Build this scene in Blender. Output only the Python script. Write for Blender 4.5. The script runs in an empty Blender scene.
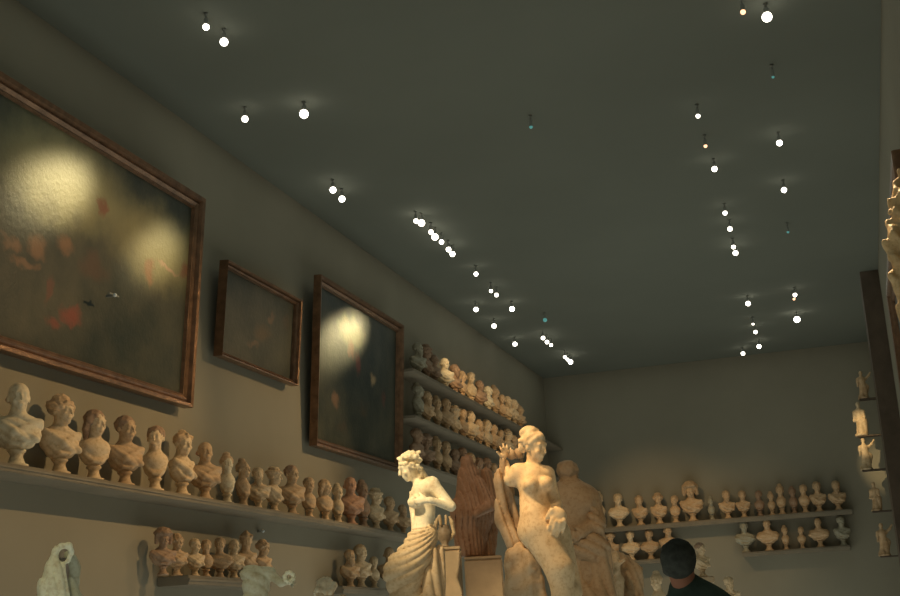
import bpy, bmesh, math, random
import numpy as np
from mathutils import Matrix, Vector
random.seed(7); rng=np.random.default_rng(7)
SC=bpy.context.scene; COL=SC.collection
PI=math.pi
# ------------------------------------------------------------------ camera
F=1250.0; EYE=1.38
cy_=np.array([424,-318,-F]); cy_/=np.linalg.norm(cy_)
s_=-.053; u_=-(F*F+318*(318-s_*424))/(424+318*s_)
cx_=-np.array([u_,-(318+s_*(u_-424)),-F]); cx_/=np.linalg.norm(cx_)
cz_=np.cross(cx_,cy_)
CM=np.array([cx_,cy_,cz_]); EYEP=np.array([0,0,EYE])
def ray(px,py): return CM@np.array([px-450,298-py,-F],float)
def onx(px,py,X):
    d=ray(px,py); return EYEP+d*(X/d[0])
def ony(px,py,Y):
    d=ray(px,py); return EYEP+d*(Y/d[1])
def onz(px,py,Z):
    d=ray(px,py); return EYEP+d*((Z-EYE)/d[2])
def proj(p):
    c=CM.T@(np.array(p,float)-EYEP); return 450+F*c[0]/-c[2],298-F*c[1]/-c[2]
cam=bpy.data.cameras.new('camera'); co=bpy.data.objects.new('camera',cam); COL.objects.link(co)
cam.sensor_width=36; cam.lens=F/900*36; cam.clip_end=200
co.matrix_world=Matrix([[*CM[0],0],[*CM[1],0],[*CM[2],EYE],[0,0,0,1]])
SC.camera=co
SC.view_settings.view_transform='Standard'; SC.view_settings.look='None'
SC.view_settings.gamma=1; SC.view_settings.exposure=0.0; SC.view_settings.use_curve_mapping=False

# ------------------------------------------------------------------ materials
def mat(name):
    m=bpy.data.materials.new(name); m.use_nodes=True
    nt=m.node_tree; b=nt.nodes['Principled BSDF']; return m,nt,b
def N(nt,t,**k):
    n=nt.nodes.new(t)
    for a,v in k.items():
        if hasattr(n,a): setattr(n,a,v)
        else: n.inputs[a].default_value=v
    return n
def noise(nt,scale,detail=4,rough=.6,coord='Object',vec=None):
    tc=N(nt,'ShaderNodeTexCoord'); n=N(nt,'ShaderNodeTexNoise')
    n.inputs['Scale'].default_value=scale; n.inputs['Detail'].default_value=detail; n.inputs['Roughness'].default_value=rough
    nt.links.new(tc.outputs[coord] if vec is None else vec,n.inputs['Vector']); return n
def ramp(nt,fac,stops):
    r=N(nt,'ShaderNodeValToRGB'); e=r.color_ramp.elements
    while len(e)<len(stops): e.new(.5)
    for i,(p,c) in enumerate(stops): e[i].position=p; e[i].color=(*c,1) if len(c)==3 else c
    nt.links.new(fac,r.inputs['Fac']); return r
def simple(name,col,rough=.6,metal=0,nscale=6,var=.25,bump=0,spec=.3):
    m,nt,b=mat(name)
    n=noise(nt,nscale)
    lo=tuple(c*(1-var) for c in col); hi=tuple(min(1,c*(1+var)) for c in col)
    r=ramp(nt,n.outputs['Fac'],[(.3,lo),(.7,hi)])
    nt.links.new(r.outputs['Color'],b.inputs['Base Color'])
    b.inputs['Roughness'].default_value=rough; b.inputs['Metallic'].default_value=metal
    b.inputs['Specular IOR Level'].default_value=spec
    if bump:
        n2=noise(nt,nscale*8); bp=N(nt,'ShaderNodeBump'); bp.inputs['Strength'].default_value=bump; bp.inputs['Distance'].default_value=.01
        nt.links.new(n2.outputs['Fac'],bp.inputs['Height']); nt.links.new(bp.outputs['Normal'],b.inputs['Normal'])
    return m
def plaster_mat():
    m,nt,b=mat('aged_plaster')
    oi=N(nt,'ShaderNodeObjectInfo')
    n=noise(nt,7,6,.65); r=ramp(nt,n.outputs['Fac'],[(.3,(.62,.5,.36)),(.5,(.93,.9,.85)),(.75,(1,1,1))])
    n3=noise(nt,38,4,.6); r3=ramp(nt,n3.outputs['Fac'],[(.34,(.68,.56,.42)),(.5,(1,1,1))])
    mx=N(nt,'ShaderNodeMixRGB',blend_type='MULTIPLY'); mx.inputs['Fac'].default_value=.8
    nt.links.new(oi.outputs['Color'],mx.inputs['Color1']); nt.links.new(r.outputs['Color'],mx.inputs['Color2'])
    m2=N(nt,'ShaderNodeMixRGB',blend_type='MULTIPLY'); m2.inputs['Fac'].default_value=.5
    nt.links.new(mx.outputs['Color'],m2.inputs['Color1']); nt.links.new(r3.outputs['Color'],m2.inputs['Color2'])
    nt.links.new(m2.outputs['Color'],b.inputs['Base Color'])
    b.inputs['Roughness'].default_value=.55; b.inputs['Specular IOR Level'].default_value=.35
    n2=noise(nt,60); bp=N(nt,'ShaderNodeBump'); bp.inputs['Strength'].default_value=.25; bp.inputs['Distance'].default_value=.006
    nt.links.new(n2.outputs['Fac'],bp.inputs['Height']); nt.links.new(bp.outputs['Normal'],b.inputs['Normal'])
    return m
PL=plaster_mat()
WALL=simple('wall_paint',(.27,.248,.188),.85,0,.35,.1,.1,.15)
CEIL=simple('ceiling_paint',(.175,.185,.155),.95,0,.3,.06,0,.05)
FLOOR=simple('floor_stone',(.10,.085,.07),.5,0,.8,.2)
SHELF=simple('shelf_paint',(.24,.205,.15),.7,0,3,.12)
BLOCK=simple('pedestal_paint',(.46,.34,.21),.7,0,4,.16,.2)
GILT=simple('old_gilt_wood',(.20,.11,.06),.3,.5,9,.35,.3,.5)
BLACK=simple('painted_metal',(.2,.205,.18),.5,.2,5,.1)
DARKWOOD=simple('dark_wood',(.10,.072,.05),.6,0,4,.2)
SKIN=simple('skin',(.30,.13,.075),.6,0,10,.1)
HAIRM=simple('dark_hair',(.045,.048,.04),.75,0,30,.3,.4,.1)
COAT=simple('dark_green_cloth',(.055,.08,.064),.9,0,12,.2,.3,.05)
TROUS=simple('dark_cloth',(.02,.02,.025),.9,0,12,.2)
def bulb_mat(name,col,st):
    m,nt,b=mat(name); b.inputs['Base Color'].default_value=(*col,1)
    b.inputs['Emission Color'].default_value=(*col,1); b.inputs['Emission Strength'].default_value=st
    return m
BULB=bulb_mat('lit_halogen_bulb',(1,.93,.78),7)
BULBO=bulb_mat('lit_warm_bulb',(1,.55,.3),2.2)
BULBD=bulb_mat('dim_teal_bulb',(.12,.4,.38),.45)
WHITE=simple('white_plastic',(.6,.65,.66),.4)

def canvas_mat(name,blobs,base=((.016,.025,.02),(.085,.08,.052))):
    """blobs: (u,v,ru,rv,colour,strength); u across, v up, in metres on the canvas"""
    m,nt,b=mat(name)
    n=noise(nt,1.3,8,.62); r=ramp(nt,n.outputs['Fac'],[(.35,base[0]),(.75,base[1])])
    cur=r.outputs['Color']
    tc=N(nt,'ShaderNodeTexCoord'); nz=noise(nt,3.5,4,.6)
    sub=N(nt,'ShaderNodeVectorMath',operation='SUBTRACT'); sub.inputs[1].default_value=(.5,.5,.5)
    nt.links.new(nz.outputs['Color'],sub.inputs[0])
    sc=N(nt,'ShaderNodeVectorMath',operation='SCALE'); sc.inputs['Scale'].default_value=.35
    nt.links.new(sub.outputs[0],sc.inputs[0])
    ad=N(nt,'ShaderNodeVectorMath',operation='ADD'); nt.links.new(tc.outputs['Object'],ad.inputs[0]); nt.links.new(sc.outputs[0],ad.inputs[1])
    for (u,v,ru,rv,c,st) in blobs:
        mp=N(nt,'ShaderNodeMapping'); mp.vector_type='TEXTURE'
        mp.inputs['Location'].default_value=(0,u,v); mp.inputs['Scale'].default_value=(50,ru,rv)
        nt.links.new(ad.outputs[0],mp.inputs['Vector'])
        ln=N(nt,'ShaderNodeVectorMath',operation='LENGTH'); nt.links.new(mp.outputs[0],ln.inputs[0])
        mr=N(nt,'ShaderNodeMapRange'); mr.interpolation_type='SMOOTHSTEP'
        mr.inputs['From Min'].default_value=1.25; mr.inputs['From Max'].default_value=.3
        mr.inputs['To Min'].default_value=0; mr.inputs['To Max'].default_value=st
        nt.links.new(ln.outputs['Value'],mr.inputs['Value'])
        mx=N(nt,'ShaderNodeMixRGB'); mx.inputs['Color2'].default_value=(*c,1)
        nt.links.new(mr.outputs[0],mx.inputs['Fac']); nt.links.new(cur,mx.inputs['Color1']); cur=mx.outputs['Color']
    nt.links.new(cur,b.inputs['Base Color'])
    b.inputs['Roughness'].default_value=.42; b.inputs['Specular IOR Level'].default_value=.35
    n2=noise(nt,25); bp=N(nt,'ShaderNodeBump'); bp.inputs['Strength'].default_value=.3; bp.inputs['Distance'].default_value=.01
    nt.links.new(n2.outputs['Fac'],bp.inputs['Height']); nt.links.new(bp.outputs['Normal'],b.inputs['Normal'])
    return m

# ------------------------------------------------------------------ object helpers
def obj(name,me,m=None,parent=None,loc=(0,0,0),color=None):
    o=bpy.data.objects.new(name,me); COL.objects.link(o); o.location=loc
    if m is not None and not me.materials: me.materials.append(m)
    if parent: o.parent=parent
    if color: o.color=(*color,1)
    return o
def empty(name,loc,rz=0):
    o=bpy.data.objects.new(name,None); COL.objects.link(o); o.location=loc; o.rotation_euler=(0,0,rz); o.empty_display_size=.1; return o
def tag(o,label,cat,group=None):
    o['label']=label; o['category']=cat
    if group: o['group']=group
    return o
def struct(o): o['kind']='structure'; return o
def bm_mesh(bm,name,smooth=False,bevel=0):
    if bevel: bmesh.ops.bevel(bm,geom=bm.edges[:],offset=bevel,segments=2,affect='EDGES')
    me=bpy.data.meshes.new(name); bm.to_mesh(me); bm.free()
    if smooth: me.shade_smooth()
    return me
def box(bm,a,b):
    c=[(a[i]+b[i])/2 for i in range(3)]; d=[abs(b[i]-a[i]) for i in range(3)]
    bmesh.ops.create_cube(bm,size=1,matrix=Matrix.Translation(c)@Matrix.Diagonal((*d,1)))
def boxmesh(name,a,b,bevel=0):
    bm=bmesh.new(); box(bm,a,b); return bm_mesh(bm,name,False,bevel)
def lathe(name,prof,n=28):
    bm=bmesh.new(); rings=[]
    for r,z in prof: rings.append([bm.verts.new((r*math.cos(2*PI*i/n),r*math.sin(2*PI*i/n),z)) for i in range(n)])
    for a,b in zip(rings,rings[1:]):
        for i in range(n): bm.faces.new((a[i],a[(i+1)%n],b[(i+1)%n],b[i]))
    bm.faces.new(rings[0][::-1]); bm.faces.new(rings[-1])
    return bm_mesh(bm,name,True)

# ------------------------------------------------------------------ implicit sculpting
def rx(a): c,s=math.cos(a),math.sin(a); return np.array([[1,0,0],[0,c,-s],[0,s,c]])
def ry(a): c,s=math.cos(a),math.sin(a); return np.array([[c,0,s],[0,1,0],[-s,0,c]])
def rz(a): c,s=math.cos(a),math.sin(a); return np.array([[c,-s,0],[s,c,0],[0,0,1]])
class Sculpt:
    def __init__(s,h=.01): s.h=h; s.ops=[]; s.T=(np.eye(3),np.zeros(3),1.0)
    def frame(s,R=np.eye(3),t=(0,0,0),sc=1.0): s.T=(R,np.array(t,float),sc)
    def _p(s,p): R,t,sc=s.T; return R@(np.array(p,float)*sc)+t
    def ell(s,c,r,k=.02,rot=np.eye(3),disp=None,sub=False):
        R,t,sc=s.T; r=np.array(r if hasattr(r,'__len__') else (r,r,r),float)*sc
        c=s._p(c); s.ops.append(('e',c,r,R@rot,k*sc,disp,sub,c-r.max(),c+r.max())); return s
    def cone(s,a,b,ra,rb,k=.02,disp=None,sub=False,flat=1.0):
        R,t,sc=s.T; a=s._p(a); b=s._p(b); ra*=sc; rb*=sc; m=max(ra,rb)
        s.ops.append(('c',a,b,(ra,rb,flat),k*sc,disp,sub,np.minimum(a,b)-m,np.maximum(a,b)+m)); return s
    def chain(s,pts,k=.02,disp=None,sub=False):
        for p,q in zip(pts,pts[1:]): s.cone(p[:3],q[:3],p[3],q[3],k,disp,sub)
        return s
    def mesh(s,name,zmin=None):
        h=s.h; pos=[o for o in s.ops if not o[6]]
        if not pos: raise ValueError
        lo=np.min([o[-2] for o in pos],0)-4*h-.01; hi=np.max([o[-1] for o in pos],0)+4*h+.01
        n=np.ceil((hi-lo)/h).astype(int)+1
        Fd=np.full(n,10.,np.float32)
        ax=[lo[i]+h*np.arange(n[i],dtype=np.float32) for i in range(3)]
        for o in s.ops:
            k=o[4]; m=k+3*h+.03
            i0=np.maximum(((o[-2]-m-lo)/h).astype(int),0); i1=np.minimum(((o[-1]+m-lo)/h).astype(int)+2,n)
            if (i1<=i0).any(): continue
            sl=tuple(slice(a,b) for a,b in zip(i0,i1))
            X=ax[0][sl[0]][:,None,None]; Y=ax[1][sl[1]][None,:,None]; Z=ax[2][sl[2]][None,None,:]
            if o[0]=='e':
                c,r,R=o[1],o[2],o[3]
                dx,dy,dz=X-c[0],Y-c[1],Z-c[2]
                q=[R[0,j]*dx+R[1,j]*dy+R[2,j]*dz for j in range(3)]
                k0=np.sqrt(sum((q[j]/r[j])**2 for j in range(3))); k1=np.sqrt(sum((q[j]/r[j]**2)**2 for j in range(3)))
                d=k0*(k0-1)/np.maximum(k1,1e-6)
            else:
                a,b,(ra,rb,fl)=o[1],o[2],o[3]; ab=b-a; L=max(float(ab@ab),1e-9)
                t=np.clip(((X-a[0])*ab[0]+(Y-a[1])*ab[1]+(Z-a[2])*ab[2])/L,0,1)
                d=np.sqrt((X-a[0]-t*ab[0])**2+((Y-a[1]-t*ab[1])/fl)**2+(Z-a[2]-t*ab[2])**2)-(ra+(rb-ra)*t)
            if o[5] is not None: d=d+o[5](X,Y,Z)
            S=Fd[sl]
            if o[6]:
                d=-d; hh=np.maximum(k-np.abs(S-d),0)/max(k,1e-6); Fd[sl]=np.maximum(S,d)+hh*hh*k*.25
            else:
                hh=np.maximum(k-np.abs(S-d),0)/max(k,1e-6); Fd[sl]=np.minimum(S,d)-hh*hh*k*.25
        if zmin is not None: Fd=np.maximum(Fd,(zmin-ax[2])[None,None,:])
        return nets(Fd,lo,h,name)
def nets(Fd,lo,h,name):
    n=np.array(Fd.shape); ins=Fd<0
    cn=tuple(n-1); acc=np.zeros((3,)+cn,np.float32); cnt=np.zeros(cn,np.float32); cr=[]
    for a in range(3):
        s0=[slice(None)]*3; s1=[slice(None)]*3; s0[a]=slice(0,-1); s1[a]=slice(1,None)
        A=Fd[tuple(s0)]; B=Fd[tuple(s1)]; c=(A<0)!=(B<0); cr.append(c)
        t=np.where(c,A/np.where(c,A-B,1),0)
        o1,o2=[i for i in range(3) if i!=a]
        for p in (0,1):
            for q in (0,1):
                sl=[slice(None)]*3
                sl[o1]=slice(p,cn[o1]+p); sl[o2]=slice(q,cn[o2]+q)
                cc=c[tuple(sl)]
                cnt+=cc; acc[a]+=t[tuple(sl)]
                if p: acc[o1]+=cc
                if q: acc[o2]+=cc
    act=cnt>0; idx=np.full(cn,-1,np.int64); idx[act]=np.arange(act.sum())
    ii=np.argwhere(act); V=(ii+(acc[:,act]/cnt[act]).T)*h+lo
    quads=[]
    for a in range(3):
        o1,o2=(a+1)%3,(a+2)%3
        e=np.argwhere(cr[a]); e=e[(e[:,o1]>0)&(e[:,o2]>0)&(e[:,o1]<cn[o1])&(e[:,o2]<cn[o2])]
        def g(d1,d2):
            f=e.copy(); f[:,o1]-=d1; f[:,o2]-=d2; return idx[f[:,0],f[:,1],f[:,2]]
        q=np.stack([g(1,1),g(0,1),g(0,0),g(1,0)],1)
        inn=ins[e[:,0],e[:,1],e[:,2]]
        q[~inn]=q[~inn][:,::-1]; quads.append(q)
    Q=np.concatenate(quads); Q=Q[(Q>=0).all(1)]
    me=bpy.data.meshes.new(name)
    me.vertices.add(len(V)); me.vertices.foreach_set('co',V.astype(np.float32).ravel())
    me.loops.add(Q.size); me.loops.foreach_set('vertex_index',Q.astype(np.int32).ravel())
    me.polygons.add(len(Q)); me.polygons.foreach_set('loop_start',np.arange(0,Q.size,4,dtype=np.int32))
    me.update(calc_edges=True); me.validate(); me.shade_smooth()
    return me
def curls(a=.008,f=90,ph=0):
    return lambda X,Y,Z: a*(np.sin(f*X+ph+2*np.sin(f*.4*Z))*np.sin(f*Y+1+ph)*np.sin(f*Z*.9+2*ph))
def folds(vec,a=.01,w=1.2,ph=0,sharp=True):
    v=np.array(vec,float)
    def g(X,Y,Z):
        p=X*v[0]+Y*v[1]+Z*v[2]+ph+w*np.sin(4*X+3*Z+ph)+w*.6*np.sin(9*Z+5*Y+2*ph)
        q=np.sin(p)
        if sharp: q=1-2*np.abs(np.sin(p*.5))**.7
        return a*q
    return g
def fan(cx,cz,n,a=.01,w=.5,ph=0,curl=0):
    def g(X,Y,Z):
        dx=X-cx; dz=Z-cz; r=np.sqrt(dx*dx+dz*dz)
        p=(np.arctan2(dz,-dx)-curl*r)*n+ph+w*np.sin(7*r+ph)+2.5*Y
        return a*(1-2*np.abs(np.sin(p*.5))**.7)*np.clip(r*6,0.2,1)
    return g

def add_head(S,c,yaw=0,pitch=0,roll=0,sc=1.0,neck=None,old=False):
    S.frame(rz(yaw)@ry(roll)@rx(pitch),c,sc)
    S.ell((0,.012,.03),(.074,.092,.084),.01)
    S.ell((0,-.024,-.042),(.054,.060,.062),.03)
    S.ell((0,-.062,-.086),(.022,.019,.017),.02)
    S.cone((-.036,-.076,.028),(.036,-.076,.028),.011,.011,.014)
    for x in (-1,1):
        S.ell((x*.031,-.094,.008),(.019,.016,.012),.010,sub=True)
        S.ell((x*.030,-.073,.006),.0125,.003)
        S.ell((x*.036,-.066,-.03),(.02,.018,.016),.02)
        S.ell((x*.073,.012,-.002),(.010,.019,.031),.006)
    S.cone((0,-.086,.018),(0,-.107,-.024),.0085,.0125,.008)
    S.ell((0,-.084,-.052),(.024,.013,.007),.006); S.ell((0,-.082,-.064),(.019,.013,.007),.006)
    S.ell((0,-.098,-.058),(.022,.008,.0025),.003,sub=True)
    S.frame()
def add_hair(S,c,yaw=0,pitch=0,roll=0,sc=1.0,style='short',f=95):
    S.frame(rz(yaw)@ry(roll)@rx(pitch),c,sc); d=curls(.009*sc,f/sc)
    if style=='bald':
        S.cone((-.06,.055,.0),(.06,.055,.0),.02,.02,.02,d); S.ell((0,.07,0),(.07,.035,.04),.02,disp=d)
    else:
        S.ell((0,.024,.045),(.086,.096,.082),.01,disp=d)
        S.ell((0,-.108,-.035),(.060,.058,.085),.015,sub=True)
    if style=='bun':
        S.ell((0,.115,.06),(.045,.04,.042),.02,disp=curls(.004,120)); S.cone((-.07,-.03,.07),(.07,-.03,.07),.02,.02,.02,d)
        S.cone((0,-.06,.09),(0,.05,.125),.018,.022,.02,d)
    if style=='topknot':
        S.ell((0,.03,.135),(.05,.05,.035),.02,disp=curls(.004,120))
    if style=='long':
        for x in (-1,1): S.chain([(x*.075,.0,.03,.03),(x*.085,.02,-.06,.028),(x*.07,.02,-.15,.02)],.02,d)
        S.ell((0,.07,-.05),(.07,.04,.09),.02,disp=d)
    if style=='curly':
        for i in range(14):
            a=i/14*2*PI; S.ell((.088*math.cos(a),.02+.085*math.sin(a),.04+.02*math.sin(3*a)),.03,.008,disp=curls(.006,110))
        S.ell((0,.02,.105),(.07,.07,.04),.02,disp=d)
    if style=='wreath':
        for i in range(18):
            a=i/18*2*PI; S.ell((.1*math.cos(a),.02+.1*math.sin(a),.06),(.03,.03,.022),.004,rot=rz(a)@rx(.6*(-1)**i))
        S.ell((0,.02,.11),(.08,.08,.04),.02,disp=d)
    if style=='hat':
        S.ell((0,.02,.10),(.14,.14,.05),.02,disp=curls(.012,50)); S.ell((0,.02,.13),(.1,.1,.06),.02,disp=curls(.01,60))
        for x in (-1,1): S.chain([(x*.1,.0,.08,.04),(x*.11,.0,-.04,.03)],.02,d)
    if style=='beard':
        S.ell((0,-.06,-.085),(.05,.035,.06),.015,disp=d); S.ell((0,-.05,-.13),(.034,.03,.04),.02,disp=d)
        for x in (-1,1): S.cone((x*.06,-.02,-.01),(x*.04,-.05,-.08),.015,.02,.01,d)
    S.frame()

# ------------------------------------------------------------------ portrait bust kinds (life size, about .62 m high)
KINDS=[ # description, hair, shoulder width, drape, head yaw, pitch, chest z radius
 ('bald man with draped chest','bald',1.0,1,.15,.0,.125),
 ('short-haired man with draped shoulders','short',.95,1,.35,.05,.12),
 ('curly-haired man with draped chest','curly',.98,1,.25,.0,.125),
 ('woman with her hair in a bun','bun',.85,1,-.3,.1,.115),
 ('bearded man with wide chest','beard',1.05,1,.1,.02,.12),
 ('young woman with long hair','long',.85,0,.4,.12,.115),
 ('slim figure with narrow pointed chest','topknot',.58,0,.2,.0,.13),
 ('short-haired figure with oval chest','short',1.12,2,0,0,.10),
 ('big figure with thick bushy hair','hat',1.15,1,.1,.1,.12),
 ('wreathed head over draped chest','wreath',.95,1,.3,.1,.12),
 ('small head on broad rounded chest','bald',1.2,2,-.1,0,.115),
 ('short-haired youth with narrow chest','short',.7,0,-.35,.05,.12)]
PROTO=[]
socle=lathe('socle',[(.082,0),(.085,.012),(.085,.026),(.062,.034),(.055,.05),(.046,.075),(.044,.095),(.052,.108),(.064,.118),(.064,.13),(.05,.14),(.04,.165)])
socle.materials.append(PL)
for ki,(desc,hair,w,dr,yaw,pitch,cz) in enumerate(KINDS):
    S=Sculpt(.0095); hs=.88 if ki==10 else 1.0
    hc=(0,-.015,.505)
    fd=folds((30,10,70),.009,1.0,ki) if dr else None
    S.ell((0,.012,.265),(.165*w,.088,cz),.02,disp=fd)
    S.chain([(-.155*w,-.01,.30,.012),(-.12*w,-.05,.225,.014),(-.05*w,-.075,.17,.015),(.03*w,-.078,.162,.015),(.11*w,-.055,.21,.014),(.155*w,-.01,.29,.012)],.012)
    S.ell((0,.02,.315),(.168*w,.07,.06),.04,disp=fd)
    S.ell((0,0,.2),(.11*w,.075,.07),.04)
    if not dr:
        S.ell((0,-.05,.285),(.12*w,.045,.05),.05)
    if dr==1:
        S.chain([(-.15*w,-.02,.33,.03),(-.03,-.09,.24,.034),(.12*w,-.06,.2,.03)],.02,folds((60,0,60),.007,1,ki))
        S.chain([(.15*w,-.02,.33,.028),(.02,-.085,.27,.022)],.02)
    if dr==2:
        S.cone((-.13*w,-.055,.26),(.13*w,-.055,.26),.05,.05,.03,folds((25,0,90),.008,.6,ki)); S.ell((0,-.11,.27),(.09*w,.02,.03),.02,sub=True)
    S.cone((0,.02,.34),(0,.005,.46),.062,.05,.04)
    add_head(S,hc,yaw,pitch,0,hs); 
    S.ell((0,.19,.24),(.3,.12,.12),.02,sub=True)
    body=S.mesh('figure'); body.materials.append(PL)
    H=Sculpt(.0095); add_hair(H,hc,yaw,pitch,0,hs*1.0,hair); hm=H.mesh('hair'); hm.materials.append(PL)
    PROTO.append((body,hm))
TONES={'cream':(.80,.62,.40),'pale':(.88,.76,.54),'tan':(.68,.48,.29),'terracotta':(.62,.36,.23),'brown':(.40,.27,.18),'grey':(.42,.40,.31)}
def darker(c,f): return tuple(x*f for x in c)
count={}
def bust(kind,p,h,face,tone,label,group,headtone=None):
    """p base point, h total height, face = world yaw (0 looks towards -Y)"""
    e=empty('portrait_bust',p,face); s=h/.62; e.scale=(s,s,s)
    c=TONES[tone]; c=darker(c,.9+.15*random.random())
    hc=TONES[headtone] if headtone else darker(c,.8)
    obj('figure',PROTO[kind][0],None,e,color=c); obj('hair',PROTO[kind][1],None,e,color=hc); obj('socle',socle,None,e,color=darker(c,1.02))
    tag(e,label,'bust',group); return e
ORD=['first','second','third','fourth','fifth','sixth','seventh','eighth','ninth','tenth','eleventh','twelfth','thirteenth','fourteenth','fifteenth','sixteenth','seventeenth','eighteenth','nineteenth','twentieth','twenty-first','twenty-second','twenty-third','twenty-fourth','twenty-fifth']

# ------------------------------------------------------------------ room shell
W=-6.5; RW=.82; BY=27.5; CE=EYE+5.64; Y0=-3
struct(obj('floor',boxmesh('floor',(W,Y0,-.2),(RW,BY,0)),FLOOR))
struct(obj('ceiling',boxmesh('ceiling',(W-.3,Y0,CE),(RW+.3,BY+.3,CE+.2)),CEIL))
struct(obj('wall_left',boxmesh('wall_left',(W-.3,Y0,-.2),(W,BY,CE)),WALL))
struct(obj('wall_back',boxmesh('wall_back',(W-.3,BY,-.2),(RW+.3,BY+.3,CE)),WALL))
struct(obj('wall_right',boxmesh('wall_right',(RW,3.2,-.2),(RW+.3,BY,CE)),WALL))
0 and struct(obj('trim_1',boxmesh('cornice',(W,Y0,CE-.16),(W+.1,BY,CE),.02),WALL))
# ------------------------------------------------------------------ shelves
SD=.34
def shelf(name,a,b,label,thick=.09,bracket=True,axis='y',group=None):
    """a,b: opposite corners of the top board; z=top"""
    e=empty('wall_shelf',((a[0]+b[0])/2,(a[1]+b[1])/2,b[2])); tag(e,label,'shelf',group)
    c=e.location
    obj('board',boxmesh('board',(a[0]-c[0],a[1]-c[1],-thick),(b[0]-c[0],b[1]-c[1],0),.006),SHELF,e)
    obj('edge_strip',boxmesh('edge_strip',((b[0]-c[0],a[1]-c[1],-thick*.6) if axis=='y' else (a[0]-c[0],a[1]-c[1]-.012,-thick*.6)),((b[0]-c[0]+.012,b[1]-c[1],-thick*.3) if axis=='y' else (b[0]-c[0],a[1]-c[1],-thick*.3)),.003),SHELF,e)
    return e
    L=(b[1]-a[1]) if axis=='y' else (b[0]-a[0]); n=max(2,int(L/1.8)+1)
    for i in range(n):
        t=(i+.5)/n
        if axis=='y':
            yy=a[1]+L*t-c[1]; bx=boxmesh('bracket',(a[0]-c[0],yy-.02,-thick-.11),(a[0]-c[0]+.24,yy+.02,-thick),.004)
        else:
            xx=a[0]+L*t-c[0]; bx=boxmesh('bracket',(xx-.02,b[1]-c[1]-.24,-thick-.11),(xx+.02,b[1]-c[1],-thick),.004)
        obj('bracket',bx,SHELF,e)
    return e
fx=W+SD
def zx(px,py,X): return onx(px,py,X)[2]
ZL=zx(200,496.5,fx)          # long shelf top
ZS=zx(205,576,fx)            # small lower shelves
ZU=[zx(475,401,fx),zx(470,438.5,fx),0]
ZU[2]=2*ZU[1]-ZU[0]
shelf('l',(W,2.0,ZL),(fx,17.7,ZL),'long plaster-coloured wall shelf full of busts beneath the three paintings',.07)
YU0=onx(408,400,fx)[1]+.3
for i,nm in enumerate(['topmost','middle','lowest']):
    shelf('u',(W,YU0,ZU[i]),(fx,BY,ZU[i]),f'{nm} of three stacked bust shelves on far left wall right of the paintings',.045)
ya=onx(157,577,W)[1]; yb=onx(272,583,fx)[1]
shelf('s',(W,ya,ZS),(fx,yb,ZS),'short bust shelf at lower left below the long shelf, beside white statue',.09)
yc=onx(343,588,fx)[1]; yd=onx(402,590,fx)[1]
shelf('s',(W,yc,ZS-.02),(fx,yd,ZS-.02),'short bust shelf low on left wall, directly behind the wreathed woman statue',.09)
BF=BY-SD
ZB1=ony(725,518.5,BF)[2]; ZB2=ony(800,548.5,BF)[2]; ZB2b=ony(645,559.5,BF)[2]
shelf('b',(W+SD,BF,ZB1),(ony(852,508,BF)[0],BY,ZB1),'upper bust shelf across the far back wall',.1,axis='x')
shelf('b',(W+SD+.3,BF,ZB2b),(ony(678,556,BF)[0],BY,ZB2b),'lower left bust shelf on back wall, behind the dark-haired person',.09,axis='x')
shelf('b',(ony(742,552,BF)[0],BF,ZB2),(ony(850,546,BF)[0],BY,ZB2),'lower right bust shelf on back wall',.09,axis='x')

def y_at(px,X,Z):
    lo,hi=3.,60.
    for _ in range(50):
        m=(lo+hi)/2
        if proj((X,m,Z))[0]<px: lo=m
        else: hi=m
    return lo
def x_at(px,Y,Z):
    lo,hi=-9.,3.
    for _ in range(50):
        m=(lo+hi)/2
        if proj((m,Y,Z))[0]<px: lo=m
        else: hi=m
    return lo
def h_at(X,Y,Z,pytop):
    lo,hi=.1,1.5
    for _ in range(40):
        m=(lo+hi)/2
        if proj((X,Y,Z+m))[1]>pytop: lo=m
        else: hi=m
    return lo
bx=W+.19
# long shelf: centre x, head top y, kind, tone, face offset (deg), head tone
LONG=[(17,383,0,'pale',48,'tan'),(60,398,2,'cream',75,'tan'),(94,411,5,'cream',65,'brown'),(125,417,1,'tan',60,'brown'),
 (155,427,11,'cream',50,'brown'),(182,433,3,'cream',90,'tan'),(205,442,0,'tan',50,'terracotta'),(227,456,6,'pale',40,'tan'),
 (243,462,6,'tan',80,None),(258,468,4,'cream',40,None),(274,469,9,'cream',95,None),(292,466,1,'tan',50,'brown'),
 (309,478,11,'tan',75,None),(325,480,5,'tan',70,None),(338,486,6,'cream',50,None),(351,477,0,'terracotta',40,None),
 (363,483,6,'brown',50,None),(376,490,9,'cream',80,None),(390,497,1,'tan',60,None),(403,505,4,'tan',60,None)]
for i,(px,pt,k,t,fa,ht) in enumerate(LONG):
    y=y_at(px,bx,ZL+.2); h=h_at(bx,y,ZL,pt)
    bust(k,(bx,y,ZL),h,math.radians(fa-8),t,f'{t} bust, {KINDS[k][0]}, {ORD[i]} from left on the long shelf','busts on the long shelf',ht)
SM1=[(163,532,8,'brown',60),(177,535,2,'tan',60),(195,539,1,'cream',60),(206,540,11,'tan',60),(220,538,7,'tan',40),(234,539,0,'cream',55),(246,533,3,'tan',60),(263,541,2,'tan',80)]  # first bust is bulky to widen its shadow and browned for its shade
for i,(px,pt,k,t,fa) in enumerate(SM1):
    y=y_at(px,bx,ZS+.2); h=h_at(bx,y,ZS,pt)
    bust(k,(bx,y,ZS),h,math.radians(fa-8),t,f'{t} bust, {KINDS[k][0]}, {ORD[i]} from left on short lower-left shelf','busts on the short lower-left shelf')
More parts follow.
